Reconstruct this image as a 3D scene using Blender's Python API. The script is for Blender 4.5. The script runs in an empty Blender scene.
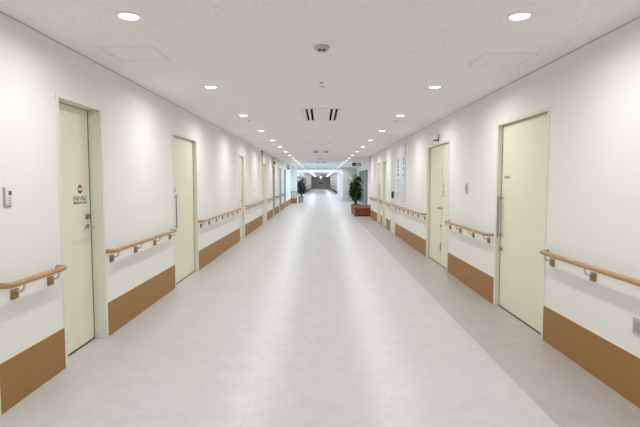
import bpy, bmesh, math, random
from mathutils import Vector, Matrix
random.seed(7)
S = bpy.context.scene
COL = S.collection
PI = math.pi
WL, WR = 2.165, 2.185          # half widths of the corridor, left and right of the camera
H = 2.70                       # ceiling height
OPEN_H = 2.285                  # top of the door frames
FAR = 108.0                    # end wall of the far corridor

# ------------------------------------------------------------------ materials
def mat(name, rgb, rough=0.5, metal=0.0, spec=0.5, noise=None, bump=None, emit=None):
    m = bpy.data.materials.new(name); m.use_nodes = True
    nt = m.node_tree; N = nt.nodes; b = N['Principled BSDF']
    b.inputs['Base Color'].default_value = (*rgb, 1)
    b.inputs['Roughness'].default_value = rough
    b.inputs['Metallic'].default_value = metal
    b.inputs['Specular IOR Level'].default_value = spec
    tc = N.new('ShaderNodeTexCoord')
    if noise:
        sc, amt, stretch = noise
        mp = N.new('ShaderNodeMapping'); mp.inputs['Scale'].default_value = stretch
        nz = N.new('ShaderNodeTexNoise'); nz.inputs['Scale'].default_value = sc; nz.inputs['Detail'].default_value = 5
        rp = N.new('ShaderNodeValToRGB')
        rp.color_ramp.elements[0].position = 0.3; rp.color_ramp.elements[1].position = 0.7
        rp.color_ramp.elements[0].color = (*[c*(1-amt) for c in rgb], 1)
        rp.color_ramp.elements[1].color = (*[min(1, c*(1+amt)) for c in rgb], 1)
        nt.links.new(tc.outputs['Object'], mp.inputs['Vector']); nt.links.new(mp.outputs['Vector'], nz.inputs['Vector'])
        nt.links.new(nz.outputs['Fac'], rp.inputs['Fac']); nt.links.new(rp.outputs['Color'], b.inputs['Base Color'])
    if bump:
        nb = N.new('ShaderNodeTexNoise'); nb.inputs['Scale'].default_value = bump[0]; nb.inputs['Detail'].default_value = 3
        bp = N.new('ShaderNodeBump'); bp.inputs['Strength'].default_value = bump[1]; bp.inputs['Distance'].default_value = 0.002
        nt.links.new(tc.outputs['Object'], nb.inputs['Vector']); nt.links.new(nb.outputs['Fac'], bp.inputs['Height'])
        nt.links.new(bp.outputs['Normal'], b.inputs['Normal'])
    if emit:
        b.inputs['Emission Color'].default_value = (*emit[0], 1); b.inputs['Emission Strength'].default_value = emit[1]
    return m

M = {}
M['wall'] = mat('wall_paper', (0.84, 0.835, 0.81), 0.75, spec=0.3, noise=(900, 0.02, (1, 1, 1)), bump=(700, 0.15))
M['far_wall'] = mat('far_wall_paper', (0.80, 0.80, 0.79), 0.75, spec=0.3, noise=(900, 0.02, (1, 1, 1)))
M['door'] = mat('cream_door_sheet', (0.80, 0.785, 0.635), 0.42, spec=0.4, noise=(3, 0.015, (1, 1, 0.3)))
M['frame'] = mat('cream_green_steel_frame', (0.76, 0.775, 0.665), 0.4, spec=0.4, noise=(40, 0.01, (1, 1, 1)))
M['grey_frame'] = mat('grey_steel_frame', (0.42, 0.435, 0.45), 0.4, metal=0.3, noise=(40, 0.03, (1, 1, 1)))
M['white_door'] = mat('white_door_sheet', (0.74, 0.75, 0.74), 0.4, noise=(3, 0.015, (1, 1, 0.3)))
M['brown'] = mat('brown_base_sheet', (0.345, 0.182, 0.060), 0.5, spec=0.3, noise=(9, 0.05, (1, 0.5, 6)))
M['far_brown'] = mat('red_brown_base_sheet', (0.20, 0.085, 0.045), 0.5, spec=0.3, noise=(9, 0.05, (1, 0.5, 6)))
M['cream_edge'] = mat('cream_edge_strip', (0.74, 0.64, 0.46), 0.5, noise=(9, 0.02, (1, 1, 1)))
M['wood'] = mat('beech_wood', (0.45, 0.265, 0.12), 0.38, spec=0.45, noise=(14, 0.14, (6, 0.6, 6)))
M['grey_wood'] = mat('grey_rail_resin', (0.30, 0.27, 0.24), 0.45, noise=(14, 0.05, (6, 0.6, 6)))
M['bracket'] = mat('olive_brown_resin', (0.32, 0.195, 0.07), 0.45, noise=(30, 0.04, (1, 1, 1)))
M['steel'] = mat('brushed_steel', (0.58, 0.58, 0.58), 0.28, metal=1.0, noise=(30, 0.04, (8, 8, 1)))
M['handle_steel'] = mat('satin_steel', (0.40, 0.41, 0.43), 0.3, metal=1.0, noise=(30, 0.04, (8, 8, 1)))
M['dark_steel'] = mat('aged_steel', (0.30, 0.28, 0.23), 0.35, metal=0.9, noise=(60, 0.06, (1, 1, 1)))
M['dark'] = mat('dark_rubber_gap_shade', (0.03, 0.03, 0.028), 0.7, noise=(60, 0.1, (1, 1, 1)))  # near-black for small dark parts and for painted shade in door gaps
M['black'] = mat('black_plastic', (0.02, 0.02, 0.025), 0.4, noise=(60, 0.05, (1, 1, 1)))
M['white'] = mat('white_plastic', (0.80, 0.80, 0.78), 0.4, noise=(60, 0.01, (1, 1, 1)))
M['grey'] = mat('grey_plastic', (0.50, 0.50, 0.46), 0.45, noise=(60, 0.03, (1, 1, 1)))
M['mid_grey'] = mat('warm_grey_plastic', (0.36, 0.35, 0.31), 0.45, noise=(60, 0.03, (1, 1, 1)))
M['ink'] = mat('grey_ink', (0.15, 0.14, 0.12), 0.6, noise=(60, 0.05, (1, 1, 1)))
M['pale_ink'] = mat('pale_grey_ink', (0.30, 0.29, 0.24), 0.6, noise=(60, 0.05, (1, 1, 1)))
M['red'] = mat('red_ink', (0.33, 0.035, 0.03), 0.5, noise=(60, 0.05, (1, 1, 1)))
M['slot_black'] = mat('dark_air_slot', (0.008, 0.008, 0.007), 0.9, spec=0.05, noise=(60, 0.05, (1, 1, 1)))
M['navy'] = mat('navy_sign_film', (0.025, 0.03, 0.11), 0.4, noise=(60, 0.05, (1, 1, 1)))
M['sign_grey'] = mat('blue_grey_sign_film', (0.36, 0.38, 0.50), 0.4, noise=(60, 0.03, (1, 1, 1)))
M['board'] = mat('pale_grey_board', (0.66, 0.68, 0.72), 0.3, noise=(3, 0.02, (1, 1, 1)))
M['vinyl_red'] = mat('brick_red_vinyl', (0.25, 0.062, 0.032), 0.5, spec=0.3, noise=(8, 0.06, (1, 1, 1)), bump=(120, 0.2))
M['leaf_dark'] = mat('dark_green_leaf', (0.018, 0.042, 0.022), 0.45, noise=(12, 0.35, (1, 1, 1)))
M['leaf_green'] = mat('deep_green_leaf', (0.022, 0.058, 0.018), 0.45, noise=(12, 0.35, (1, 1, 1)))
M['trunk'] = mat('brown_bark', (0.10, 0.065, 0.04), 0.8, noise=(30, 0.3, (1, 1, 0.3)))
M['soil'] = mat('dark_soil', (0.04, 0.028, 0.02), 0.9, noise=(60, 0.4, (1, 1, 1)))
M['pot'] = mat('grey_planter', (0.33, 0.34, 0.33), 0.5, noise=(10, 0.08, (1, 1, 1)))
M['pier'] = mat('pale_grey_paint', (0.60, 0.60, 0.555), 0.7, noise=(900, 0.02, (1, 1, 1)))
M['end'] = mat('beige_end_wall', (0.74, 0.76, 0.71), 0.6, noise=(3, 0.02, (1, 1, 1)))
M['lens'] = mat('lamp_lens', (0.9, 0.9, 0.88), 0.4, emit=((1, 0.985, 0.95), 4.5), noise=(60, 0.01, (1, 1, 1)))
M['strip'] = mat('light_strip', (0.9, 0.9, 0.9), 0.4, emit=((0.95, 0.98, 1.0), 24.0), noise=(60, 0.01, (1, 1, 1)))
for k in ('lens',): M[k].cycles.emission_sampling = 'NONE'

def ceiling_mat():
    m = mat('rock_wool_board', (0.72, 0.71, 0.67), 0.9, spec=0.15)
    nt = m.node_tree; N = nt.nodes; b = N['Principled BSDF']; L = nt.links.new
    tc = N.new('ShaderNodeTexCoord')
    n1 = N.new('ShaderNodeTexNoise'); n1.inputs['Scale'].default_value = 55; n1.inputs['Detail'].default_value = 4; n1.inputs['Distortion'].default_value = 0.6
    r1 = N.new('ShaderNodeValToRGB')
    r1.color_ramp.elements[0].position = 0.30; r1.color_ramp.elements[0].color = (0.75, 0.745, 0.73, 1)
    r1.color_ramp.elements[1].position = 0.44; r1.color_ramp.elements[1].color = (0.90, 0.905, 0.895, 1)
    bp = N.new('ShaderNodeBump'); bp.inputs['Strength'].default_value = 0.35; bp.inputs['Distance'].default_value = 0.003
    L(tc.outputs['Object'], n1.inputs['Vector']); L(n1.outputs['Fac'], r1.inputs['Fac']); L(r1.outputs['Color'], b.inputs['Base Color'])
    L(n1.outputs['Fac'], bp.inputs['Height']); L(bp.outputs['Normal'], b.inputs['Normal'])
    return m

def floor_mat():
    m = mat('marbled_vinyl_sheet', (0.7, 0.66, 0.65), 0.36, spec=0.5)
    nt = m.node_tree; N = nt.nodes; b = N['Principled BSDF']; L = nt.links.new
    tc = N.new('ShaderNodeTexCoord'); sx = N.new('ShaderNodeSeparateXYZ'); L(tc.outputs['Object'], sx.inputs[0])
    n1 = N.new('ShaderNodeTexNoise'); n1.inputs['Scale'].default_value = 6.0; n1.inputs['Detail'].default_value = 8; n1.inputs['Roughness'].default_value = 0.65; n1.inputs['Distortion'].default_value = 0.8
    L(tc.outputs['Object'], n1.inputs['Vector'])
    def ramp(a, c):
        r = N.new('ShaderNodeValToRGB'); r.color_ramp.elements[0].position = 0.32; r.color_ramp.elements[1].position = 0.68
        r.color_ramp.elements[0].color = (*a, 1); r.color_ramp.elements[1].color = (*c, 1); L(n1.outputs['Fac'], r.inputs['Fac']); return r
    light = ramp((0.555, 0.535, 0.545), (0.62, 0.60, 0.61))
    dark = ramp((0.43, 0.395, 0.385), (0.485, 0.45, 0.44))
    def math_(op, a, bv):
        n = N.new('ShaderNodeMath'); n.operation = op
        for i, v in enumerate((a, bv)):
            if hasattr(v, 'is_output'): L(v, n.inputs[i])
            else: n.inputs[i].default_value = v
        return n.outputs[0]
    strip = math_('MULTIPLY', math_('GREATER_THAN', sx.outputs['X'], 1.50), math_('LESS_THAN', sx.outputs['Y'], 20.7))
    mx = N.new('ShaderNodeMix'); mx.data_type = 'RGBA'; L(strip, mx.inputs['Factor']); L(light.outputs['Color'], mx.inputs['A']); L(dark.outputs['Color'], mx.inputs['B'])
    seam = math_('LESS_THAN', math_('ABSOLUTE', math_('ADD', sx.outputs['X'], 0.53), 0), 0.003)
    seamf = math_('MULTIPLY', seam, 0.35)
    m2 = N.new('ShaderNodeMix'); m2.data_type = 'RGBA'; L(seamf, m2.inputs['Factor']); L(mx.outputs['Result'], m2.inputs['A']); m2.inputs['B'].default_value = (0.40, 0.37, 0.35, 1)
    L(m2.outputs['Result'], b.inputs['Base Color'])
    n2 = N.new('ShaderNodeTexNoise'); n2.inputs['Scale'].default_value = 2; L(tc.outputs['Object'], n2.inputs['Vector'])
    mr = N.new('ShaderNodeMapRange'); mr.inputs['To Min'].default_value = 0.29; mr.inputs['To Max'].default_value = 0.35; L(n2.outputs['Fac'], mr.inputs['Value'])
    L(mr.outputs['Result'], b.inputs['Roughness'])
    return m

def glass_mat(name, tint):
    m = bpy.data.materials.new(name); m.use_nodes = True; nt = m.node_tree; N = nt.nodes
    N.remove(N['Principled BSDF'])
    t = N.new('ShaderNodeBsdfTransparent'); t.inputs['Color'].default_value = (*tint, 1)
    g = N.new('ShaderNodeBsdfGlossy'); g.inputs['Roughness'].default_value = 0.03
    f = N.new('ShaderNodeFresnel'); f.inputs['IOR'].default_value = 1.45
    x = N.new('ShaderNodeMixShader'); nt.links.new(f.outputs[0], x.inputs[0]); nt.links.new(t.outputs[0], x.inputs[1]); nt.links.new(g.outputs[0], x.inputs[2])
    nt.links.new(x.outputs[0], N['Material Output'].inputs['Surface']); return m
M['ceiling'] = ceiling_mat(); M['floor'] = floor_mat()
M['glass'] = glass_mat('clear_glass', (0.93, 0.97, 1.0)); M['green_glass'] = glass_mat('green_tinted_glass', (0.66, 0.80, 0.82))

# ------------------------------------------------------------------ mesh helpers
def box(bm, x0, x1, y0, y1, z0, z1, bev=0.0):
    t = bmesh.new()
    bmesh.ops.create_cube(t, size=1)
    for v in t.verts:
        v.co = Vector(((x0+x1)/2 + v.co.x*abs(x1-x0), (y0+y1)/2 + v.co.y*abs(y1-y0), (z0+z1)/2 + v.co.z*abs(z1-z0)))
    if bev: bmesh.ops.bevel(t, geom=list(t.edges), offset=bev, segments=2, affect='EDGES', profile=0.5)
    merge(bm, t)
def merge(bm, t):
    me = bpy.data.meshes.new('tmp'); t.to_mesh(me); t.free(); bm.from_mesh(me); bpy.data.meshes.remove(me)
def tube(bm, pts, r, n=12, cap=True):
    pts = [Vector(p) for p in pts]; rr = r if isinstance(r, (list, tuple)) else [r]*len(pts)
    rings = []; up = None
    for i, p in enumerate(pts):
        d = (pts[min(i+1, len(pts)-1)] - pts[max(i-1, 0)]).normalized()
        if up is None: up = Vector((0, 0, 1)) if abs(d.z) < 0.9 else Vector((1, 0, 0))
        a = d.cross(up).normalized(); b = a.cross(d).normalized(); up = b
        rings.append([bm.verts.new(p + (a*math.cos(2*PI*k/n) + b*math.sin(2*PI*k/n))*rr[i]) for k in range(n)])
    for q, w in zip(rings, rings[1:]):
        for k in range(n): bm.faces.new((q[k], q[(k+1) % n], w[(k+1) % n], w[k]))
    if cap:
        bm.faces.new(rings[0][::-1]); bm.faces.new(rings[-1])
def lathe(bm, prof, c=(0, 0, 0), n=32):
    rings = []
    for r, z in prof:
        if r < 1e-6: rings.append([bm.verts.new((c[0], c[1], c[2]+z))])
        else: rings.append([bm.verts.new((c[0]+r*math.cos(2*PI*k/n), c[1]+r*math.sin(2*PI*k/n), c[2]+z)) for k in range(n)])
    for q, w in zip(rings, rings[1:]):
        for k in range(n):
            a, b = q[k % len(q)], q[(k+1) % len(q)]; c2, d = w[(k+1) % len(w)], w[k % len(w)]
            f = [a, b, c2, d]; u = []
            for v in f:
                if v not in u: u.append(v)
            if len(u) > 2: bm.faces.new(u)
def arc(c, r, a0, a1, n, ax, ay):
    c = Vector(c); ax = Vector(ax); ay = Vector(ay)
    return [c + ax*(r*math.cos(a0+(a1-a0)*i/n)) + ay*(r*math.sin(a0+(a1-a0)*i/n)) for i in range(n+1)]

def root_loc(o):
    v = Vector((0, 0, 0))
    while o: v = v + o.location; o = o.parent
    return v
def obj(name, bm, m, parent=None, smooth=False, **tags):
    """one mesh object; the bmesh is in world coordinates"""
    bmesh.ops.recalc_face_normals(bm, faces=list(bm.faces))
    if parent: bmesh.ops.translate(bm, verts=list(bm.verts), vec=-root_loc(parent))
    me = bpy.data.meshes.new(name); bm.to_mesh(me); bm.free()
    me.materials.append(M[m])
    if smooth:
        for p in me.polygons: p.use_smooth = True
        me.set_sharp_from_angle(angle=math.radians(40))
    o = bpy.data.objects.new(name, me); COL.objects.link(o); o.parent = parent
    for k, v in tags.items(): o[k] = v
    return o
def one(name, m, x0, x1, y0, y1, z0, z1, bev=0.0, parent=None, **tags):
    bm = bmesh.new(); box(bm, x0, x1, y0, y1, z0, z1, bev); return obj(name, bm, m, parent, **tags)
def thing(name, label, cat, loc, group=None, kind=None):
    o = bpy.data.objects.new(name, None); o.empty_display_size = 0.1; COL.objects.link(o); o.location = loc
    o['label'] = label; o['category'] = cat
    if group: o['group'] = group
    if kind: o['kind'] = kind
    return o
def copy_tree(o, loc=None, label=None, parent=None):
    c = o.copy(); COL.objects.link(c); c.parent = parent
    if loc is not None: c.location = loc
    if label: c['label'] = label
    for ch in list(o.children): copy_tree(ch, parent=c)
    return c
def origin_to_base(o):
    """a one-mesh thing gets its origin at the middle of its base"""
    me = o.data; xs = [v.co for v in me.vertices]
    c = Vector(((min(v.x for v in xs)+max(v.x for v in xs))/2, (min(v.y for v in xs)+max(v.y for v in xs))/2, min(v.z for v in xs)))
    me.transform(Matrix.Translation(-c)); o.location = c; return o
ST = 'structure'

# ------------------------------------------------------------------ doors data: (side, near y, far y, recess)
# outer edges of the frames; the wall is cut to exactly these
DOORS_L = [(2.26, 3.085, .06), (3.895, 4.70, .115), (6.91, 8.26, .055), (12.56, 13.37, .06), (17.56, 18.90, .14), (21.2, 22.25, .06), (24.5, 25.7, .06), (27.9, 29.2, .08)]
KR = 1.014
DOORS_R = [(a*KR, b*KR, d) for a, b, d in [(4.55, 5.88, .05), (8.04, 9.70, .05), (15.65, 16.65, .06), (17.15, 18.12, .05)]]
def wall_boxes(bm, s, W, y0, y1, doors, T=0.3):
    def bx(a, b, z0, z1, x0=W, x1=W+T):
        if b - a > 1e-4: box(bm, *(sorted((s*x0, s*x1))), a, b, z0, z1)
    cur = y0
    for a, b, d in doors:
        bx(cur, a, 0, H); bx(a, b, OPEN_H, H); cur = b
    bx(cur, y1, 0, H)
    bx(y0, y1, 0, H, W+T, W+T+0.05)  # unseen outer skin, added to stop sky light leaking in behind the doors
# ------------------------------------------------------------------ room shell
bm = bmesh.new(); box(bm, -3.4, 3.4, -4.2, FAR+0.3, -0.2, 0)
obj('floor', bm, 'floor', label='pale marbled vinyl floor with a darker band along one side', category='floor', kind=ST)
bm = bmesh.new(); box(bm, -3.4, 3.4, -4.2, FAR+0.3, H, H+0.2)
obj('ceiling', bm, 'ceiling', label='white fissured mineral board ceiling over the corridor', category='ceiling', kind=ST)
bm = bmesh.new(); wall_boxes(bm, -1, WL, -4, 34.3, DOORS_L); box(bm, -2.8, -1.73, 34.3, 34.75, 0, H)
obj('wall_left', bm, 'wall', label='white corridor wall with the staff only door', category='wall', kind=ST)
bm = bmesh.new(); wall_boxes(bm, 1, WR, -4, 20.9, DOORS_R)
obj('wall_right', bm, 'wall', label='white corridor wall with the tall pale notice board', category='wall', kind=ST)
one('wall_back', 'wall', -2.6, 2.6, -4.2, -4.0, 0, H, label='white wall closing the corridor behind the camera', category='wall', kind=ST)
# recess to the right with a window, seen past the bench
RX = 2.9
bm = bmesh.new()
box(bm, RX, RX+.3, 20.9, 29.5, 0, H); box(bm, RX, RX+.3, 36.8, 38.0, 0, H); box(bm, RX, RX+.3, 29.5, 36.8, 2.35, H)
box(bm, WR+.35, RX+.3, 20.65, 20.9, 0, H)
obj('wall_right_recess', bm, 'wall', label='white wall of the recess behind the red bench', category='wall', kind=ST)
bm = bmesh.new(); box(bm, 1.85, 3.2, 38.0, 41.3, 0, H)
obj('wall_right_pier', bm, 'pier', label='pale grey wall block right of the lobby opening', category='wall', kind=ST)
# left recess beyond the pier
bm = bmesh.new(); box(bm, -2.8, -2.5, 34.75, 41.3, 0, H)
obj('wall_left_recess', bm, 'far_wall', label='white wall behind the potted tree in the grey planter', category='wall', kind=ST)
# header, lobby, far corridor
one('trim_1', 'grey', -2.5, 1.85, 41.3, 41.5, H-.07, H, label='grey ceiling header at the start of the bright lobby', category='trim', kind=ST)
LX = 2.35
for s, nm, lb in ((-1, 'wall_left_lobby', 'white lobby wall around the glazing behind the potted tree'), (1, 'wall_right_lobby', 'white lobby wall around the glazing beyond the pale pier')):
    bm = bmesh.new()
    def b2(a, b, z0, z1): box(bm, *sorted((s*LX, s*(LX+.25))), a, b, z0, z1)
    b2(41.5, 42.2, 0, H); b2(59, 60, 0, H); b2(42.2, 59, 2.6, H); b2(42.2, 59, 0, .06)
    box(bm, *sorted((s*2.1, s*(LX+.25))), 60, 60.2, 0, H)
    if s < 0: box(bm, -2.8, -LX, 41.3, 41.5, 0, H)
    else: box(bm, 2.2, 3.2, 41.3, 41.5, 0, H)
    obj(nm, bm, 'far_wall', label=lb, category='wall', kind=ST)
    one('wall_left_far' if s < 0 else 'wall_right_far', 'far_wall', *sorted((s*2.1, s*2.35)), 60.2, FAR, 0, H,
        label='white wall of the far corridor, %s side' % ('left' if s < 0 else 'right'), category='wall', kind=ST)
one('wall_end', 'end', -2.35, 2.35, FAR, FAR+.2, 0, H, label='beige end wall of the far corridor', category='wall', kind=ST)

for s, W, y1 in ((-1, WL, 34.3), (1, WR, 20.9)):
    one('trim_3' if s < 0 else 'trim_4', 'grey', *sorted((s*(W-.007), s*W)), -4, y1, H-.008, H, label='thin grey ceiling edge strip, %s wall' % ('staff only door' if s < 0 else 'notice board'), category='trim', kind=ST)
# windows
def window(n, s, X, y0, y1, z0, z1, panes, glass, label, fm='grey_frame'):
    w = thing('window_%d' % n, label, 'window', (s*(X+.06), (y0+y1)/2, z0), kind=ST)
    xs = sorted((s*(X+.02), s*(X+.10)))
    bm = bmesh.new()
    box(bm, *xs, y0, y1, z0, z0+.05); box(bm, *xs, y0, y1, z1-.05, z1)
    for i in range(panes+1):
        c = y0 + (y1-y0)*i/panes; h = .03
        a, b = max(y0, c-h), min(y1, c+h); box(bm, *xs, a, b, z0+.05, z1-.05)
    obj('window_frame', bm, fm, w)
    for i in range(panes):
        a = y0+(y1-y0)*i/panes+.028; b = y0+(y1-y0)*(i+1)/panes-.028
        one('pane', glass, *sorted((s*(X+.055), s*(X+.065))), a, b, z0+.045, z1-.045, parent=w)
window(1, 1, RX, 29.5, 36.8, 0.0, 2.35, 3, 'green_glass', 'tall green tinted window behind the bushy tree by the red bench')
window(2, -1, LX, 42.2, 59, .06, 2.6, 6, 'glass', 'full height bright lobby glazing behind the tree in the grey planter', 'white')
window(3, 1, LX, 42.2, 59, .06, 2.6, 6, 'glass', 'full height bright lobby glazing beyond the pale wall pier', 'white')

# ------------------------------------------------------------------ doors
def glyph_rows(bm, face, rows):
    """thin raised marks; face(u, w, d) -> world point, u along the wall, w up, d off the face"""
    for u0, u1, w0, w1 in rows:
        vs = [Vector(face(u, w, d)) for d in (0, .0015) for u, w in ((u0, w0), (u1, w0), (u1, w1), (u0, w1))]
        bv = [bm.verts.new(v) for v in vs]
        for f in ((0, 1, 2, 3), (4, 5, 6, 7), (0, 1, 5, 4), (1, 2, 6, 5), (2, 3, 7, 6), (3, 0, 4, 7)): bm.faces.new([bv[i] for i in f])
NUM = [0]
def door(s, y0, y1, dep, label, leaf='door', frame='frame', split=None, gap='far'):
    NUM[0] += 1; W = WL if s < 0 else WR; c = .035
    d = thing('door_%d' % NUM[0], label, 'door', (s*(W+dep), (y0+y1)/2, 0), kind=ST)
    bm = bmesh.new(); xs = sorted((s*(W-.008), s*(W+dep+.06)))
    box(bm, *xs, y0, y0+c, 0, OPEN_H, .002); box(bm, *xs, y1-c, y1, 0, OPEN_H, .002); box(bm, *xs, y0+c, y1-c, OPEN_H-c, OPEN_H, .002)
    obj('door_frame', bm, frame, d)
    one('floor_gap_shade', 'dark', *sorted((s*(W+dep-.004), s*(W+dep+.05))), y0+c, y1-c, 0, .006, parent=d)  # dark strip painting the shade under the leaf
    one('gap_shade', 'dark', *sorted((s*(W+dep+.001), s*(W+dep+.06))), y1-c-.014, y1-c, .006, OPEN_H-c, parent=d)  # dark strip standing in for shade between leaf and jamb
    one('top_gap_shade', 'dark', *sorted((s*(W+dep+.02), s*(W+dep+.06))), y0+c, y1-c-.014, OPEN_H-c-.012, OPEN_H-c, parent=d)  # the same painted gap shade along the head
    xl = sorted((s*(W+dep), s*(W+dep+.04)))
    a, b = y0+c+.003, y1-c-.015
    if split: one('meeting_gap_shade', 'dark', *sorted((s*(W+dep+.004), s*(W+dep+.05))), split-.009, split+.009, .012, OPEN_H-c-.008, parent=d)  # dark strip painted as shade so the split between leaves shows
    cuts = [a, b] if not split else [a, split-.009, split+.009, b]
    lv = [one('leaf', leaf, *xl, cuts[i], cuts[i+1], .012, OPEN_H-c-.007, .002, parent=d) for i in range(0, len(cuts), 2)]
    return d, lv, s*(W+dep)
def bar_handle(d, s, X, y, z0, z1, r=.011, out=.055):
    bm = bmesh.new(); xo = X - s*out
    tube(bm, [(xo, y, z0), (xo, y, z1)], r, 12); h = obj('door_handle', bm, 'handle_steel', d, smooth=True)
    for z in (z0+.03, z1-.03):
        bm = bmesh.new(); tube(bm, [(X, y, z), (xo, y, z)], .009, 10); obj('handle_post', bm, 'dark_steel', h, smooth=True)

door(-1, *DOORS_L[0], 'cream door at the very left edge, before the short handrail')
d, lv, X = door(-1, *DOORS_L[1], 'cream staff only door with a red no entry symbol and lever handle')
# lever handle, lock, symbol, lettering on the staff door
yh = 4.60
bm = bmesh.new(); tube(bm, [(X, yh-.02, 1.126), (X+.012, yh-.02, 1.126)], .027, 20)
hd = obj('lever_rose', bm, 'dark_steel', d, smooth=True)
bm = bmesh.new(); tube(bm, [(X+.012, yh-.02, 1.126), (X+.062, yh-.02, 1.126), (X+.07, yh-.038, 1.126), (X+.07, yh-.20, 1.122)], [.010, .010, .011, .008], 12)
obj('lever', bm, 'steel', hd, smooth=True)
bm = bmesh.new(); tube(bm, [(X, yh-.02, 1.226), (X+.022, yh-.02, 1.226)], .026, 20); lk = obj('lock_cylinder', bm, 'dark_steel', d, smooth=True)
SX, SZ, SY = X+.001, 1.491, 4.465
bm = bmesh.new(); tube(bm, [(X, SY, SZ), (X+.002, SY, SZ)], .042, 28); sy = obj('no_entry_symbol', bm, 'red', d)
one('symbol_bar', 'white', X+.002, X+.003, SY-.030, SY+.030, SZ-.010, SZ+.010, parent=sy)
def text(s, size, name, parent, m, loc, rotz, width=None):
    cu = bpy.data.curves.new('txt', 'FONT'); cu.body = s; cu.size = size; cu.extrude = .0006; cu.align_x = 'CENTER'; cu.align_y = 'CENTER'
    t = bpy.data.objects.new('txt', cu); COL.objects.link(t)
    bpy.context.view_layer.update()
    me = bpy.data.meshes.new_from_object(t.evaluated_get(bpy.context.evaluated_depsgraph_get()))
    bpy.data.objects.remove(t); bpy.data.curves.remove(cu)
    if width:
        xs = [v.co.x for v in me.vertices]; k = width/max(1e-6, max(xs)-min(xs)); me.transform(Matrix.Diagonal((k, 1, 1, 1)))
    me.transform(Matrix.Rotation(rotz, 4, 'Z') @ Matrix.Rotation(PI/2, 4, 'X'))
    me.transform(Matrix.Translation(Vector(loc) - root_loc(parent)))
    me.materials.clear(); me.materials.append(M[m])
    o = bpy.data.objects.new(name, me); COL.objects.link(o); o.parent = parent; return o
text('STAFF ONLY', .062, 'lettering', d, 'ink', (X+.001, 4.46, 1.402), PI/2, .25)
text('関係者以外 立入禁止', .030, 'lettering', d, 'ink', (X+.001, 4.465, 1.362), PI/2, .25)

d, lv, X = door(-1, *DOORS_L[2], 'cream sliding door with a long bar handle after the staff only door')
bar_handle(d, -1, X, 7.06, .87, 1.37)
bm = bmesh.new(); glyph_rows(bm, lambda u, w, dd: (X+dd, u, w), [(7.15, 7.22, 1.41, 1.425), (7.16, 7.21, 1.432, 1.447), (7.15, 7.22, 1.455, 1.47)]); obj('room_label', bm, 'pale_ink', d)
d, lv, X = door(-1, *DOORS_L[3], 'narrow cream door third along the left wall, far from the camera')
bm = bmesh.new(); tube(bm, [(X, 12.72, 1.05), (X+.05, 12.72, 1.05), (X+.055, 12.74, 1.05), (X+.055, 12.85, 1.05)], .011, 10); obj('door_handle', bm, 'dark_steel', d, smooth=True)
door(-1, *DOORS_L[4], 'olive cream recessed door beyond the thin cream corner strip')
door(-1, *DOORS_L[5], 'white door in a dark grey frame under the projecting sign', 'white_door', 'grey_frame')
door(-1, *DOORS_L[6], 'white door in a dark grey frame, middle of three in grey', 'white_door', 'grey_frame')
door(-1, *DOORS_L[7], 'white door in a dark grey frame, last before the potted tree', 'white_door', 'grey_frame')
d, lv, X = door(1, *DOORS_R[0], 'wide cream sliding door with a long steel bar handle beside the nearest handrail')
bar_handle(d, 1, X, 5.78*KR, .875, 1.39, .013, .06)
bm = bmesh.new(); tube(bm, [(X, 5.78*KR, .727), (X-.03, 5.78*KR, .727)], .02, 16); obj('lock_knob', bm, 'dark_steel', d, smooth=True)
bm = bmesh.new(); glyph_rows(bm, lambda u, w, dd: (X-dd, u*KR, w), [(5.71, 5.755, 1.60, 1.632), (5.655, 5.70, 1.60, 1.632), (5.60, 5.645, 1.60, 1.632)]); obj('room_label', bm, 'pale_ink', d)
d, lv, X = door(1, *DOORS_R[1], 'cream double door with two unequal leaves and small knobs', split=8.70*KR)
for y in (8.70*KR-.07, 8.70*KR+.07):
    bm = bmesh.new(); tube(bm, [(X, y, 1.07), (X-.025, y, 1.07), (X-.03, y, 1.07), (X-.055, y, 1.07), (X-.06, y, 1.07)], [.010, .010, .019, .021, .015], 16); obj('door_knob', bm, 'mid_grey', d, smooth=True)
one('bolt', 'dark_steel', X-.012, X, 8.70*KR+.02, 8.70*KR+.065, .715, .76, parent=d)
one('hinge_plate', 'mid_grey', X-.01, X, 8.70*KR+.012, 8.70*KR+.075, .27, .41, parent=d)
bm = bmesh.new(); glyph_rows(bm, lambda u, w, dd: (X-dd, u*KR, w), [(8.58, 8.61, 1.455, 1.53), (8.58, 8.61, 1.425, 1.445)]); obj('warning_mark', bm, 'ink', d)
bm = bmesh.new(); glyph_rows(bm, lambda u, w, dd: (X-dd, u*KR, w), [(8.53, 8.66, 1.385, 1.40), (8.53, 8.66, 1.36, 1.372), (8.55, 8.66, 1.335, 1.347), (8.48, 8.68, 1.30, 1.315)]); obj('lettering', bm, 'pale_ink', d)
door(1, *DOORS_R[2], 'narrow olive cream door beyond the pale flush panel door')
d, lv, X = door(1, *DOORS_R[3], 'last cream door on the right before the red bench, with bar handle')
bar_handle(d, 1, X, 17.45*KR, .85, 1.45)

# flush panel door of a pipe shaft, white, no frame
d = thing('door_%d' % (NUM[0]+1), 'flush white panel door interrupting the brown base beside the notice board', 'door', (WR, 14.26*KR, 0), kind=ST)
one('leaf', 'white_door', WR-.006, WR, 13.79*KR, 14.71*KR, .02, 2.2, .001, parent=d)
bm = bmesh.new(); tube(bm, [(WR-.006, 13.9*KR, 1.02), (WR-.014, 13.9*KR, 1.02)], .02, 14); obj('ring_pull', bm, 'steel', d)

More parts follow.
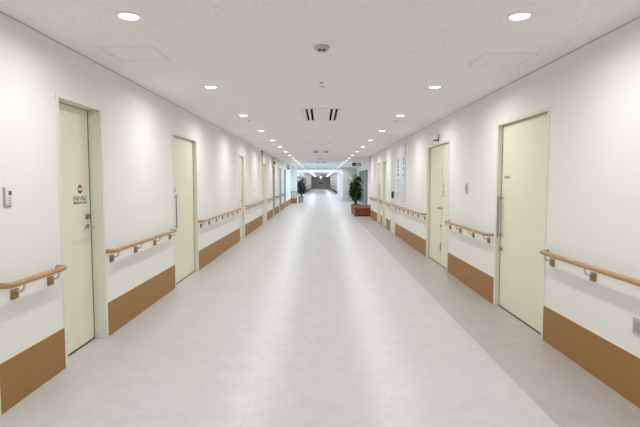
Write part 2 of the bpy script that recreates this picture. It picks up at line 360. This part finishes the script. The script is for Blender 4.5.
# ------------------------------------------------------------------ brown wall bases, with a cream edge strip on top
def base(s, y0, y1, label, W=None, m='brown', h=.345):
    if s > 0 and not W: y0, y1 = y0*KR, y1*KR
    W = W or (WL if s < 0 else WR)
    o = one('baseboard_left' if s < 0 else 'baseboard_right', m, *sorted((s*(W-.006), s*W)), y0, y1, 0, h, label=label, category='baseboard', kind=ST)
    one('edge_strip', 'cream_edge', *sorted((s*(W-.009), s*W)), y0, y1, h, h+.006, parent=o)
base(-1, 3.085, 3.895, 'tall brown wall base under the short handrail at far left')
base(-1, 4.70, 6.91, 'tall brown wall base between the staff only door and sliding door')
base(-1, 8.26, 12.56, 'long brown wall base after the left sliding door')
base(-1, 13.37, 17.42, 'brown wall base beyond the third left door')
base(-1, 18.90, 21.2, 'brown wall base before the first grey framed door')
base(-1, 22.25, 24.5, 'brown wall base between first and second grey framed doors')
base(-1, 25.7, 27.9, 'brown wall base between second and third grey framed doors')
base(-1, 29.2, 34.3, 'brown wall base after the last grey framed door')
base(1, 1.0, 4.55, 'tall brown wall base at the right edge under the nearest handrail')
base(1, 5.90, 8.04, 'tall brown wall base between right sliding door and double door')
base(1, 9.70, 13.78, 'long brown wall base beyond the double door')
base(1, 14.72, 15.65, 'short brown wall base after the flush panel door')
base(1, 16.65, 17.15, 'very short brown wall base between two narrow right doors')
base(1, 18.12, 20.7, 'brown wall base beside the red bench')
base(-1, 60.2, FAR, 'red brown wall base, far corridor left', 2.1, 'far_brown')
base(1, 60.2, FAR, 'red brown wall base, far corridor right', 2.1, 'far_brown')
one('baseboard_left', 'brown', -2.16, -1.73, 34.29, 34.3, 0, .38, label='short brown wall base facing the camera beside the potted tree', category='baseboard', kind=ST)
one('trim_2', 'frame', -WL, -WL+.035, 17.42, 17.54, 0, H, label='thin cream corner strip, full height, on the left wall', category='trim', kind=ST)

# ------------------------------------------------------------------ handrails
def handrail(s, y0, y1, ybr, label, W=None, z=.868, m='wood', fine=True, group='wooden handrails along the corridor'):
    if s > 0 and not W: y0, y1, ybr = y0*KR, y1*KR, [y*KR for y in ybr]
    W = W or (WL if s < 0 else WR)
    t = thing('handrail', label, 'handrail', (s*W, (y0+y1)/2, z-.12), group)
    X = s*(W-.08); r = .045; n = 6 if fine else 3
    bm = bmesh.new()
    pts = [(s*W, y0+.019, z)] + [tuple(p) for p in arc((X+s*r, y0+.019+r, z), r, 3*PI/2, PI, n, (s, 0, 0), (0, 1, 0))]
    pts += [tuple(p) for p in arc((X+s*r, y1-.019-r, z), r, PI, PI/2, n, (s, 0, 0), (0, 1, 0))] + [(s*W, y1-.019, z)]
    tube(bm, pts, .0205, 14 if fine else 8); obj('rail', bm, m, t, smooth=True)
    for y in ybr:
        bm = bmesh.new(); zz = z-.083
        q = [(s*(W-.018), y, zz+.012), (s*(W-.045), y, zz+.012)] + [tuple(p) for p in arc((s*(W-.045), y, zz+.047), .035, -PI/2, 0, 5, (-s, 0, 0), (0, 0, 1))] + [(X, y, z-.017)]
        tube(bm, q, .0085, 10 if fine else 6); b = obj('bracket', bm, 'steel' if fine else 'mid_grey', t, smooth=True)
        bm = bmesh.new(); box(bm, *sorted((s*(W-.022), s*W)), y-.032, y+.032, zz-.040, zz+.030, .005); obj('mounting_plate', bm, 'bracket', b)
def spaced(a, b, n): return [a + (b-a)*i/(n-1) for i in range(n)]
handrail(-1, 3.10, 3.84, [3.27, 3.71], 'short wooden handrail at far left before the staff only door')
handrail(-1, 4.69, 6.80, [4.82, 5.45, 6.08, 6.70], 'wooden handrail between the staff only door and the left sliding door')
handrail(-1, 8.30, 12.4, spaced(8.45, 12.2, 7), 'long wooden handrail after the left sliding door')
handrail(-1, 13.5, 17.3, spaced(13.65, 17.15, 7), 'wooden handrail beyond the third left door, before the cream corner strip', fine=False)
handrail(-1, 19.0, 21.1, spaced(19.15, 20.95, 4), 'wooden handrail just before the first grey framed door', fine=False)
handrail(-1, 22.35, 24.4, spaced(22.5, 24.25, 4), 'greyish handrail between first and second grey framed doors', m='grey_wood', fine=False)
handrail(-1, 25.8, 27.8, spaced(25.95, 27.65, 4), 'greyish handrail between second and third grey framed doors', m='grey_wood', fine=False)
handrail(1, 1.6, 4.52, [1.9, 2.5, 3.02, 3.73, 4.40], 'wooden handrail at the right edge, nearest the camera', z=.885)
handrail(1, 5.93, 8.0, [6.08, 6.70, 7.32, 7.89], 'wooden handrail between the right sliding door and double door', z=.885)
handrail(1, 9.72, 15.6, spaced(9.85, 13.6, 7) + [14.95, 15.5], 'longest wooden handrail, running under the notice board', z=.885)
handrail(1, 16.68, 17.12, [16.78, 17.02], 'very short wooden handrail between two narrow right doors', z=.885, fine=False)
handrail(1, 18.2, 20.6, spaced(18.35, 20.45, 4), 'wooden handrail on the last right wall stretch before the red bench', z=.885, fine=False)
handrail(-1, 60.4, 107.6, spaced(61, 107, 16), 'long dark handrail in the far corridor, left side', W=2.1, m='far_brown', fine=False)
handrail(1, 60.4, 107.6, spaced(61, 107, 16), 'long dark handrail in the far corridor, right side', W=2.1, m='far_brown', fine=False)
# the short rail on the wall end that faces the camera, on three posts
t = thing('handrail', 'short rail on upright posts on the wall end beside the potted tree', 'handrail', (-1.95, 34.29, .38), 'wooden handrails along the corridor')
bm = bmesh.new(); box(bm, -2.16, -1.735, 34.20, 34.245, .82, .865, .01); obj('rail', bm, 'wood', t)
for x in (-2.13, -1.945, -1.765):
    bm = bmesh.new(); box(bm, x-.02, x+.02, 34.245, 34.29, .39, .85, .004); obj('post', bm, 'wood', t)

# ------------------------------------------------------------------ recessed downlights
ORD = ['nearest', 'second', 'third', 'fourth', 'fifth', 'sixth', 'seventh', 'eighth', 'ninth', 'tenth', 'eleventh', 'twelfth', 'thirteenth', 'fourteenth', 'fifteenth', 'sixteenth']
def lamp_data(power):
    l = bpy.data.lights.new('lamp_beam', 'AREA'); l.shape = 'DISK'; l.size = .11; l.energy = power; l.color = (.99, 1, .98)
    l.spread = math.radians(168); return l
LAMP = lamp_data(12.4)
def downlight(loc, label):
    t = thing('downlight', label, 'ceiling light', loc, 'recessed downlights in two rows')
    x, y, z = loc
    bm = bmesh.new(); lathe(bm, [(.066, -.001), (.068, -.008), (.080, -.008), (.086, -.004), (.087, 0)], loc, 28); obj('trim_ring', bm, 'white', t, smooth=True)
    bm = bmesh.new(); lathe(bm, [(0, -.017), (.030, -.015), (.052, -.011), (.062, -.007), (.066, -.001)], loc, 28); obj('lens', bm, 'lens', t, smooth=True)
    o = bpy.data.objects.new('lamp_beam', LAMP); COL.objects.link(o); o.parent = t; o.location = (0, 0, -.020)
    return t
proto = None
for side, x in (('left', -1.34), ('right', 1.35)):
    for k in range(-2, 16):
        y = 3.35 + 2.445*k; loc = (x, y, H)
        if k >= 0:
            lb = ('round downlight nearest the camera in the %s ceiling row' % side) if k == 0 else \
                 ('round downlight farthest down the %s ceiling row' % side) if k == 15 else ('round downlight, %s from the camera in the %s ceiling row' % (ORD[k], side))
        else: lb = 'round downlight above and behind the camera, %s row, %s' % (side, 'overhead' if k == -1 else 'rear')
        if proto is None: proto = downlight(loc, lb)
        else: copy_tree(proto, loc, lb)
# continuous light lines in the far corridor
for side, x in (('left', -1.15), ('right', 1.35)):
    t = thing('strip_light', 'long white line of light on the %s of the far corridor ceiling' % side, 'ceiling light', (x, 75, H), 'light lines of the far corridor')
    one('ceiling_housing', 'white', x-.04, x+.04, 50, 104, H-.012, H, parent=t)
    one('diffuser', 'strip', x-.02, x+.02, 50.02, 103.98, H-.018, H-.012, parent=t)

# ------------------------------------------------------------------ ceiling fittings
def detector(loc, label, r=.066, h=.042, slots=True, name='smoke_detector'):
    t = thing(name, label, 'smoke detector', loc)
    bm = bmesh.new(); lathe(bm, [(r, 0), (r, -.012), (r*.93, -.02), (r*.62, -h), (0, -h)], loc, 32); obj('housing', bm, 'grey', t, smooth=True)
    if slots:
        for dx in (-.018, .018):
            bm = bmesh.new(); box(bm, loc[0]+dx-.013, loc[0]+dx+.013, loc[1]-r*.62, loc[1]-r*.40, loc[2]-h-.003, loc[2]-h+.006); obj('slot', bm, 'dark', t)
        bm = bmesh.new(); box(bm, loc[0]-.03, loc[0]+.03, loc[1]-r*.62-.003, loc[1]-r*.5, loc[2]-h, loc[2]-h+.008); obj('sensor_band', bm, 'dark', t)
detector((-.01, 4.09, H), 'white round ceiling detector with dark slots, nearest the camera')
detector((-.02, 23.5, H), 'small grey ceiling detector between the two far air conditioners', .09, .05, False)
def sprinkler(loc, label, m='steel'):
    t = thing('sprinkler_head', label, 'sprinkler', loc, 'sprinkler heads')
    bm = bmesh.new(); lathe(bm, [(.036, 0), (.036, -.004), (.014, -.008), (0, -.008)], loc, 20); obj('ceiling_rose', bm, 'white', t)
    bm = bmesh.new(); lathe(bm, [(0, -.006), (.013, -.006), (.009, -.016), (.016, -.018), (.016, -.021), (0, -.021)], loc, 16); obj('nozzle', bm, m, t)
sprinkler((-.01, 5.52, H), 'small sprinkler head between nearest detector and air conditioner', 'dark_steel')
sprinkler((-1.35, 8.95, H), 'small sprinkler head beside the third left downlight', 'dark_steel')
sprinkler((1.37, 8.95, H), 'small sprinkler head beside the third right downlight', 'dark_steel')
sprinkler((-.01, 14.66, H), 'small sprinkler head beyond the square ceiling hatch', 'dark_steel')
sprinkler((-.02, 21.2, H), 'small sprinkler head just beyond the second air conditioner', 'dark_steel')
one_ = origin_to_base
bm = bmesh.new(); lathe(bm, [(.035, 0), (.033, -.006), (0, -.008)], (0, 5.78, H), 20); o = obj('ceiling_indicator', bm, 'grey', label='tiny round disc on the ceiling just past the nearest sprinkler', category='indicator'); one_(o)
for x, w in ((-.25, 'left'), (.26, 'right')):
    bm = bmesh.new(); lathe(bm, [(.07, 0), (.068, -.014), (.05, -.022), (0, -.024)], (x, 13.85, H), 24)
    o = obj('ceiling_speaker', bm, 'white', smooth=True, label='small white round ceiling disc, %s of the pair before the second air conditioner' % w, category='speaker', group='pair of ceiling discs'); one_(o)
def cassette(y0, y1, label):
    yc = (y0+y1)/2; t = thing('air_conditioner', label, 'air conditioner', (-.01, yc, H), 'ceiling cassette air conditioners')
    # a two-way cassette: flat panel with two pairs of long dark slots along the corridor
    bm = bmesh.new(); xs = [-.34, -.262, -.222, -.182, -.142, .135, .175, .215, .255, .32]
    for i in range(0, len(xs), 2): box(bm, xs[i], xs[i+1], y0, y1, H-.010, H)
    for a, b in ((-.262, -.222), (-.182, -.142), (.135, .175), (.215, .255)):
        box(bm, a, b, y0, y0+.03, H-.010, H); box(bm, a, b, y1-.12, y1, H-.010, H)
    obj('ceiling_panel', bm, 'white', t)
    for a, b in ((-.262, -.222), (-.182, -.142), (.135, .175), (.215, .255)):
        bm = bmesh.new(); box(bm, a, b, y0+.03, y1-.12, H-.004, H-.001); obj('air_slot', bm, 'slot_black', t)
    for a in (-.252, .245):
        bm = bmesh.new(); box(bm, a-.003, a+.003, y0+.03, y1-.12, H-.009, H-.005); obj('louver', bm, 'ink', t)
cassette(7.46, 9.0, 'ceiling air conditioner with two pairs of dark slots, nearest of three')
cassette(17.4, 18.9, 'ceiling air conditioner with dark slots, second of three')
cassette(27.7, 29.2, 'ceiling air conditioner with dark slots, farthest of three')
def hatch(x0, x1, y0, y1, label):
    t = thing('access_hatch', label, 'ceiling hatch', ((x0+x1)/2, (y0+y1)/2, H), 'square ceiling hatches')
    bm = bmesh.new(); w = .012
    box(bm, x0, x1, y0, y0+w, H-.004, H); box(bm, x0, x1, y1-w, y1, H-.004, H); box(bm, x0, x0+w, y0+w, y1-w, H-.004, H); box(bm, x1-w, x1, y0+w, y1-w, H-.004, H)
    obj('hatch_frame', bm, 'hatch', t)
    one('hatch_panel', 'ceiling', x0+w+.004, x1-w-.004, y0+w+.004, y1-w-.004, H-.003, H, parent=t)
M['hatch'] = mat('hatch_frame_paint', (0.80, 0.79, 0.77), 0.6, noise=(60, 0.02, (1, 1, 1)))
hatch(-1.91, -1.43, 4.10, 4.56, 'square ceiling hatch above the staff only door side')
hatch(1.43, 1.92, 4.30, 4.76, 'square ceiling hatch above the right sliding door side')
hatch(-.26, .26, 11.4, 11.9, 'square ceiling hatch in the middle beyond the nearest air conditioner')

# ------------------------------------------------------------------ things on the walls
t = thing('card_reader', 'small pale wall control with a dark screen beside the staff only door', 'wall control', (-WL, 3.262, 1.385))
bm = bmesh.new(); box(bm, -WL, -WL+.008, 3.205, 3.285, 1.385, 1.525, .004); hb = obj('holder', bm, 'grey', t)
bm = bmesh.new(); box(bm, -WL+.008, -WL+.018, 3.213, 3.277, 1.40, 1.522, .006); obj('body', bm, 'white', t)
one('screen', 'ink', -WL+.018, -WL+.019, 3.240, 3.272, 1.468, 1.497, parent=t)
for i in range(3): one('key', 'grey', -WL+.018, -WL+.020, 3.225, 3.266, 1.410+.017*i, 1.420+.017*i, parent=t)
bm = bmesh.new(); n = 24
ov = [(.062*math.cos(a)*(1 if abs(math.sin(a)) < .7 else 1), .078*math.copysign(min(1, abs(math.sin(a))*1.25), math.sin(a))) for a in [2*PI*i/n for i in range(n)]]
f1 = [bm.verts.new((WR, 7.06*KR+u, 1.465+w)) for u, w in ov]; f2 = [bm.verts.new((WR-.014, 7.06*KR+u*.92, 1.465+w*.94)) for u, w in ov]
bm.faces.new(f1); bm.faces.new(f2)
for i in range(n): bm.faces.new((f1[i], f1[(i+1) % n], f2[(i+1) % n], f2[i]))
t = thing('sensor_switch', 'oval grey touch switch on the wall between right sliding and double doors', 'switch', (WR, 7.06*KR, 1.387)); obj('body', bm, 'grey', t, smooth=True)
one('touch_plate', 'mid_grey', WR-.016, WR-.0135, 7.06*KR-.03, 7.06*KR+.03, 1.43, 1.50, .0008, parent=t)
t = thing('wall_outlet', 'grey outlet plate low on the wall at the right edge', 'outlet', (WR, 3.24, .495))
bm = bmesh.new(); box(bm, WR-.010, WR, 3.19, 3.285, .495, .615, .003); obj('cover_plate', bm, 'grey', t)
one('outlet_flap', 'mid_grey', WR-.0125, WR-.010, 3.21, 3.265, .52, .59, .001, parent=t)
# sensor over the double door
t = thing('door_sensor', 'small white sensor with dark underside above the double door', 'sensor', (WR, 8.98, 2.325))
bm = bmesh.new(); box(bm, WR-.014, WR, 8.91, 9.02, 2.325, 2.44, .003); obj('back_plate', bm, 'ink', t)
bm = bmesh.new(); box(bm, WR-.085, WR-.014, 8.92, 9.08, 2.345, 2.43, .006); obj('body', bm, 'white', t)
one('lens_cover', 'black', WR-.083, WR-.016, 8.92, 9.075, 2.333, 2.345, .003, parent=t)
# notice board
t = thing('notice_board_sign', 'tall pale grey notice board with columns of dark lettering on the right wall', 'notice board', (WR, 12.87*KR, 1.02))
one('panel', 'board', WR-.02, WR, 12.17*KR, 13.57*KR, 1.03, 2.56, .004, parent=t)
bm = bmesh.new(); fx = lambda u, w, dd: (WR-.02-dd, u*KR, w)
rows = []
for w0, w1 in ((2.07, 2.20), (1.95, 2.04), (1.86, 1.92), (1.72, 1.80), (1.58, 1.62)):
    for j in range(2):
        rows.append((13.15+.11*j, 13.23+.11*j, w0, w1))
for w0, w1 in ((2.10, 2.21), (2.02, 2.08), (1.88, 1.95), (1.70, 1.76)): rows.append((12.36, 12.48, w0, w1))
glyph_rows(bm, fx, rows); obj('lettering', bm, 'ink', t)
bm = bmesh.new(); glyph_rows(bm, fx, [(13.18, 13.4, 1.24, 1.26), (13.18, 13.4, 1.20, 1.22), (13.18, 13.4, 1.14, 1.16)]); obj('small_print', bm, 'pale_ink', t)
# dispenser
t = thing('soap_dispenser', 'slim dark dispenser on the wall beside the notice board', 'dispenser', (WR, 14.3, 1.03))
M['dark_red'] = mat('dark_maroon_plastic', (0.07, 0.018, 0.02), 0.4, noise=(60, 0.05, (1, 1, 1)))
if not t.children:
    bm = bmesh.new(); box(bm, WR-.075, WR-.006, 14.26, 14.34, 1.08, 1.27, .01); obj('body', bm, 'dark_red', t)
bm = bmesh.new(); tube(bm, [(WR-.045, 14.30, 1.085), (WR-.045, 14.30, 1.05)], .009, 10); obj('nozzle', bm, 'black', t)

# signs hanging and projecting in the distance
t = thing('hanging_sign', 'navy and blue grey sign hanging from the ceiling above the red bench', 'sign', (1.97, 26.05, 2.40))
one('panel', 'sign_grey', 1.90, 2.20, 26.03, 26.07, 2.42, 2.60, parent=t); one('pictogram_panel', 'navy', 1.70, 1.90, 26.03, 26.07, 2.42, 2.60, parent=t)
for x in (1.78, 2.12):
    bm = bmesh.new(); tube(bm, [(x, 26.05, 2.60), (x, 26.05, H)], .008, 8); obj('rod', bm, 'steel', t)
def proj_sign(y, z0, z1, out, label, spot):
    t = thing('projecting_sign', label, 'sign', (-WL, y, z0), 'projecting wall signs')
    one('panel', 'grey', -WL, -WL+out, y, y+.03, z0, z1, .004, parent=t)
    bm = bmesh.new(); bx = -WL+out-.09; box(bm, bx, bx+.08, y-.003, y, z0+.04, z0+.04+spot); obj('pictogram', bm, 'black', t)
proj_sign(20.9, 2.30, 2.62, .17, 'grey projecting sign with a black square above the handrail', .11)
proj_sign(30.2, 2.32, 2.66, .19, 'grey projecting sign farther along the left wall', .07)
def wbracket(s, W, y, label):
    t = thing('wall_bracket', label, 'bracket', (s*W, y, H-.25), 'dark corner brackets')
    bm = bmesh.new(); box(bm, *sorted((s*(W-.012), s*W)), y-.04, y+.04, H-.14, H-.02, .003); obj('plate', bm, 'ink', t)
    bm = bmesh.new(); tube(bm, [(s*(W-.012), y, H-.05), (s*(W-.07), y, H-.05), (s*(W-.08), y, H-.09), (s*(W-.05), y, H-.2), (s*(W-.03), y, H-.24)], .012, 8); obj('hook', bm, 'ink', t)
wbracket(-1, WL, 17.2, 'small dark bracket at the ceiling by the cream corner strip')
wbracket(1, WR, 20.65, 'small dark bracket at the ceiling above the red bench corner')

# ------------------------------------------------------------------ bench
t = thing('bench', 'brick red upholstered block bench against the right corner', 'bench', (2.16, 22.65, 0))
bm = bmesh.new(); box(bm, 1.55, 2.86, 21.45, 23.95, .0, .06); obj('plinth', bm, 'dark', t)
bm = bmesh.new(); box(bm, 1.53, 2.88, 21.43, 23.97, .05, .28, .012); obj('base', bm, 'vinyl_red', t)
bm = bmesh.new(); box(bm, 1.50, 2.89, 21.40, 24.0, .275, .40, .03); obj('cushion', bm, 'vinyl_red', t)

# ------------------------------------------------------------------ plants
def plant(x, y, top, pot, m, n, spread, leaf_len, label, stems, seed):
    R = random.Random(seed); t = thing('potted_tree', label, 'potted plant', (x, y, 0))
    rt, rb, hh = pot
    bm = bmesh.new(); lathe(bm, [(0, 0), (rb, 0), (rt, hh), (rt-.03, hh), (rt-.035, hh-.05), (0, hh-.05)], (x, y, 0), 32); p = obj('planter', bm, 'pot', t, smooth=True)
    bm = bmesh.new(); lathe(bm, [(0, hh-.03), (rt-.036, hh-.045)], (x, y, 0), 24); obj('soil', bm, 'soil', p)
    tips = []
    for k in range(stems):
        a = 2*PI*k/stems + R.random(); ht = top*(.95 - .16*k); bm = bmesh.new()
        pts = [Vector((x+.05*math.cos(a), y+.05*math.sin(a), hh-.06))]
        for i in range(1, 6):
            f = i/5; pts.append(Vector((x+(.05+spread*.3*f)*math.cos(a+.5*f)+R.uniform(-.02, .02), y+(.05+spread*.3*f)*math.sin(a+.5*f), hh-.06+(ht-hh)*f)))
        tube(bm, pts, [.028-.003*i for i in range(6)], 8); obj('trunk', bm, 'trunk', t, smooth=True); tips += [pts]
    bm = bmesh.new()
    for i in range(n):
        pts = tips[i % stems]; f = R.uniform(.22, 1.0) ** .8; q = f*5; k = min(4, int(q)); c = pts[k].lerp(pts[k+1], q-k)
        a = R.uniform(0, 2*PI); d = Vector((math.cos(a), math.sin(a), R.uniform(-.2, .9))).normalized()
        st = c + d*spread*R.uniform(.05, .75); L = leaf_len*R.uniform(.6, 1.2); wd = L*R.uniform(.16, .26)
        side = d.cross(Vector((0, 0, 1))).normalized(); prev = None
        for j in range(6):
            u = j/5; w = wd*math.sin(PI*min(.97, u*.9+.08)); ce = st + d*L*u + Vector((0, 0, -.55*L*u*u))
            ring = [bm.verts.new(ce - side*w + Vector((0, 0, .25*w))), bm.verts.new(ce), bm.verts.new(ce + side*w + Vector((0, 0, .25*w)))]
            if prev:
                bm.faces.new((prev[0], prev[1], ring[1], ring[0])); bm.faces.new((prev[1], prev[2], ring[2], ring[1]))
            prev = ring
    obj('foliage', bm, m, t, smooth=True)
plant(-1.50, 35.8, 2.0, (.22, .17, .5), 'leaf_dark', 560, .30, .26, 'slender dark potted tree in a tall grey planter, left of lobby', 3, 3)
plant(1.80, 24.6, 1.98, (.24, .18, .42), 'leaf_green', 900, .25, .24, 'bushy deep green potted tree behind the red bench', 3, 5)

# ------------------------------------------------------------------ end wall door and sign
NUM[0] += 2
d = thing('door_%d' % NUM[0], 'beige double door closing the end of the far corridor', 'door', (0, FAR, 0), kind=ST)
bm = bmesh.new(); box(bm, -1.32, -1.25, FAR-.03, FAR, 0, 2.25); box(bm, 1.25, 1.32, FAR-.03, FAR, 0, 2.25); box(bm, -1.32, 1.32, FAR-.03, FAR, 2.25, 2.32); obj('door_frame', bm, 'grey', d)
for a, b in ((-1.24, -.01), (.01, 1.24)):
    lf = one('leaf', 'end', a, b, FAR-.02, FAR, .01, 2.24, parent=d)
one('sign_panel', 'ink', -.45, .45, FAR-.05, FAR-.02, 1.0, 1.4, parent=d, label='dark sign panel')
t = thing('exit_lamp', 'tiny bright lamp above the far end doors', 'lamp', (0, FAR-.06, 2.42))
one('mounting_box', 'white', -.1, .1, FAR-.08, FAR, 2.42, 2.63, parent=t); one('lens', 'strip', -.07, .07, FAR-.09, FAR-.08, 2.45, 2.60, parent=t)

# ------------------------------------------------------------------ daylight, camera, view
w = bpy.data.worlds.new('overcast_sky'); S.world = w; w.use_nodes = True
bg = w.node_tree.nodes['Background']; bg.inputs[0].default_value = (0.80, 0.90, 1.0, 1); bg.inputs[1].default_value = 4.0

cam = bpy.data.cameras.new('camera'); co = bpy.data.objects.new('camera', cam); COL.objects.link(co)
F = 475.0
cam.sensor_fit = 'HORIZONTAL'; cam.sensor_width = 36.0; cam.lens = 36.0*F/640.0; cam.clip_end = 300; cam.shift_x = -0.6/640
co.location = (-0.02, 0, 1.56); co.rotation_euler = (PI/2 - math.atan((213.5-181.8)/F), 0, 0)
S.camera = co
S.view_settings.view_transform = 'Standard'; S.view_settings.look = 'None'; S.view_settings.gamma = 1.0
S.view_settings.use_curve_mapping = False; S.view_settings.exposure = 0.14
S.cycles.use_denoising = True; S.cycles.max_bounces = 10; S.cycles.diffuse_bounces = 6
S.cycles.sample_clamp_indirect = 6.0
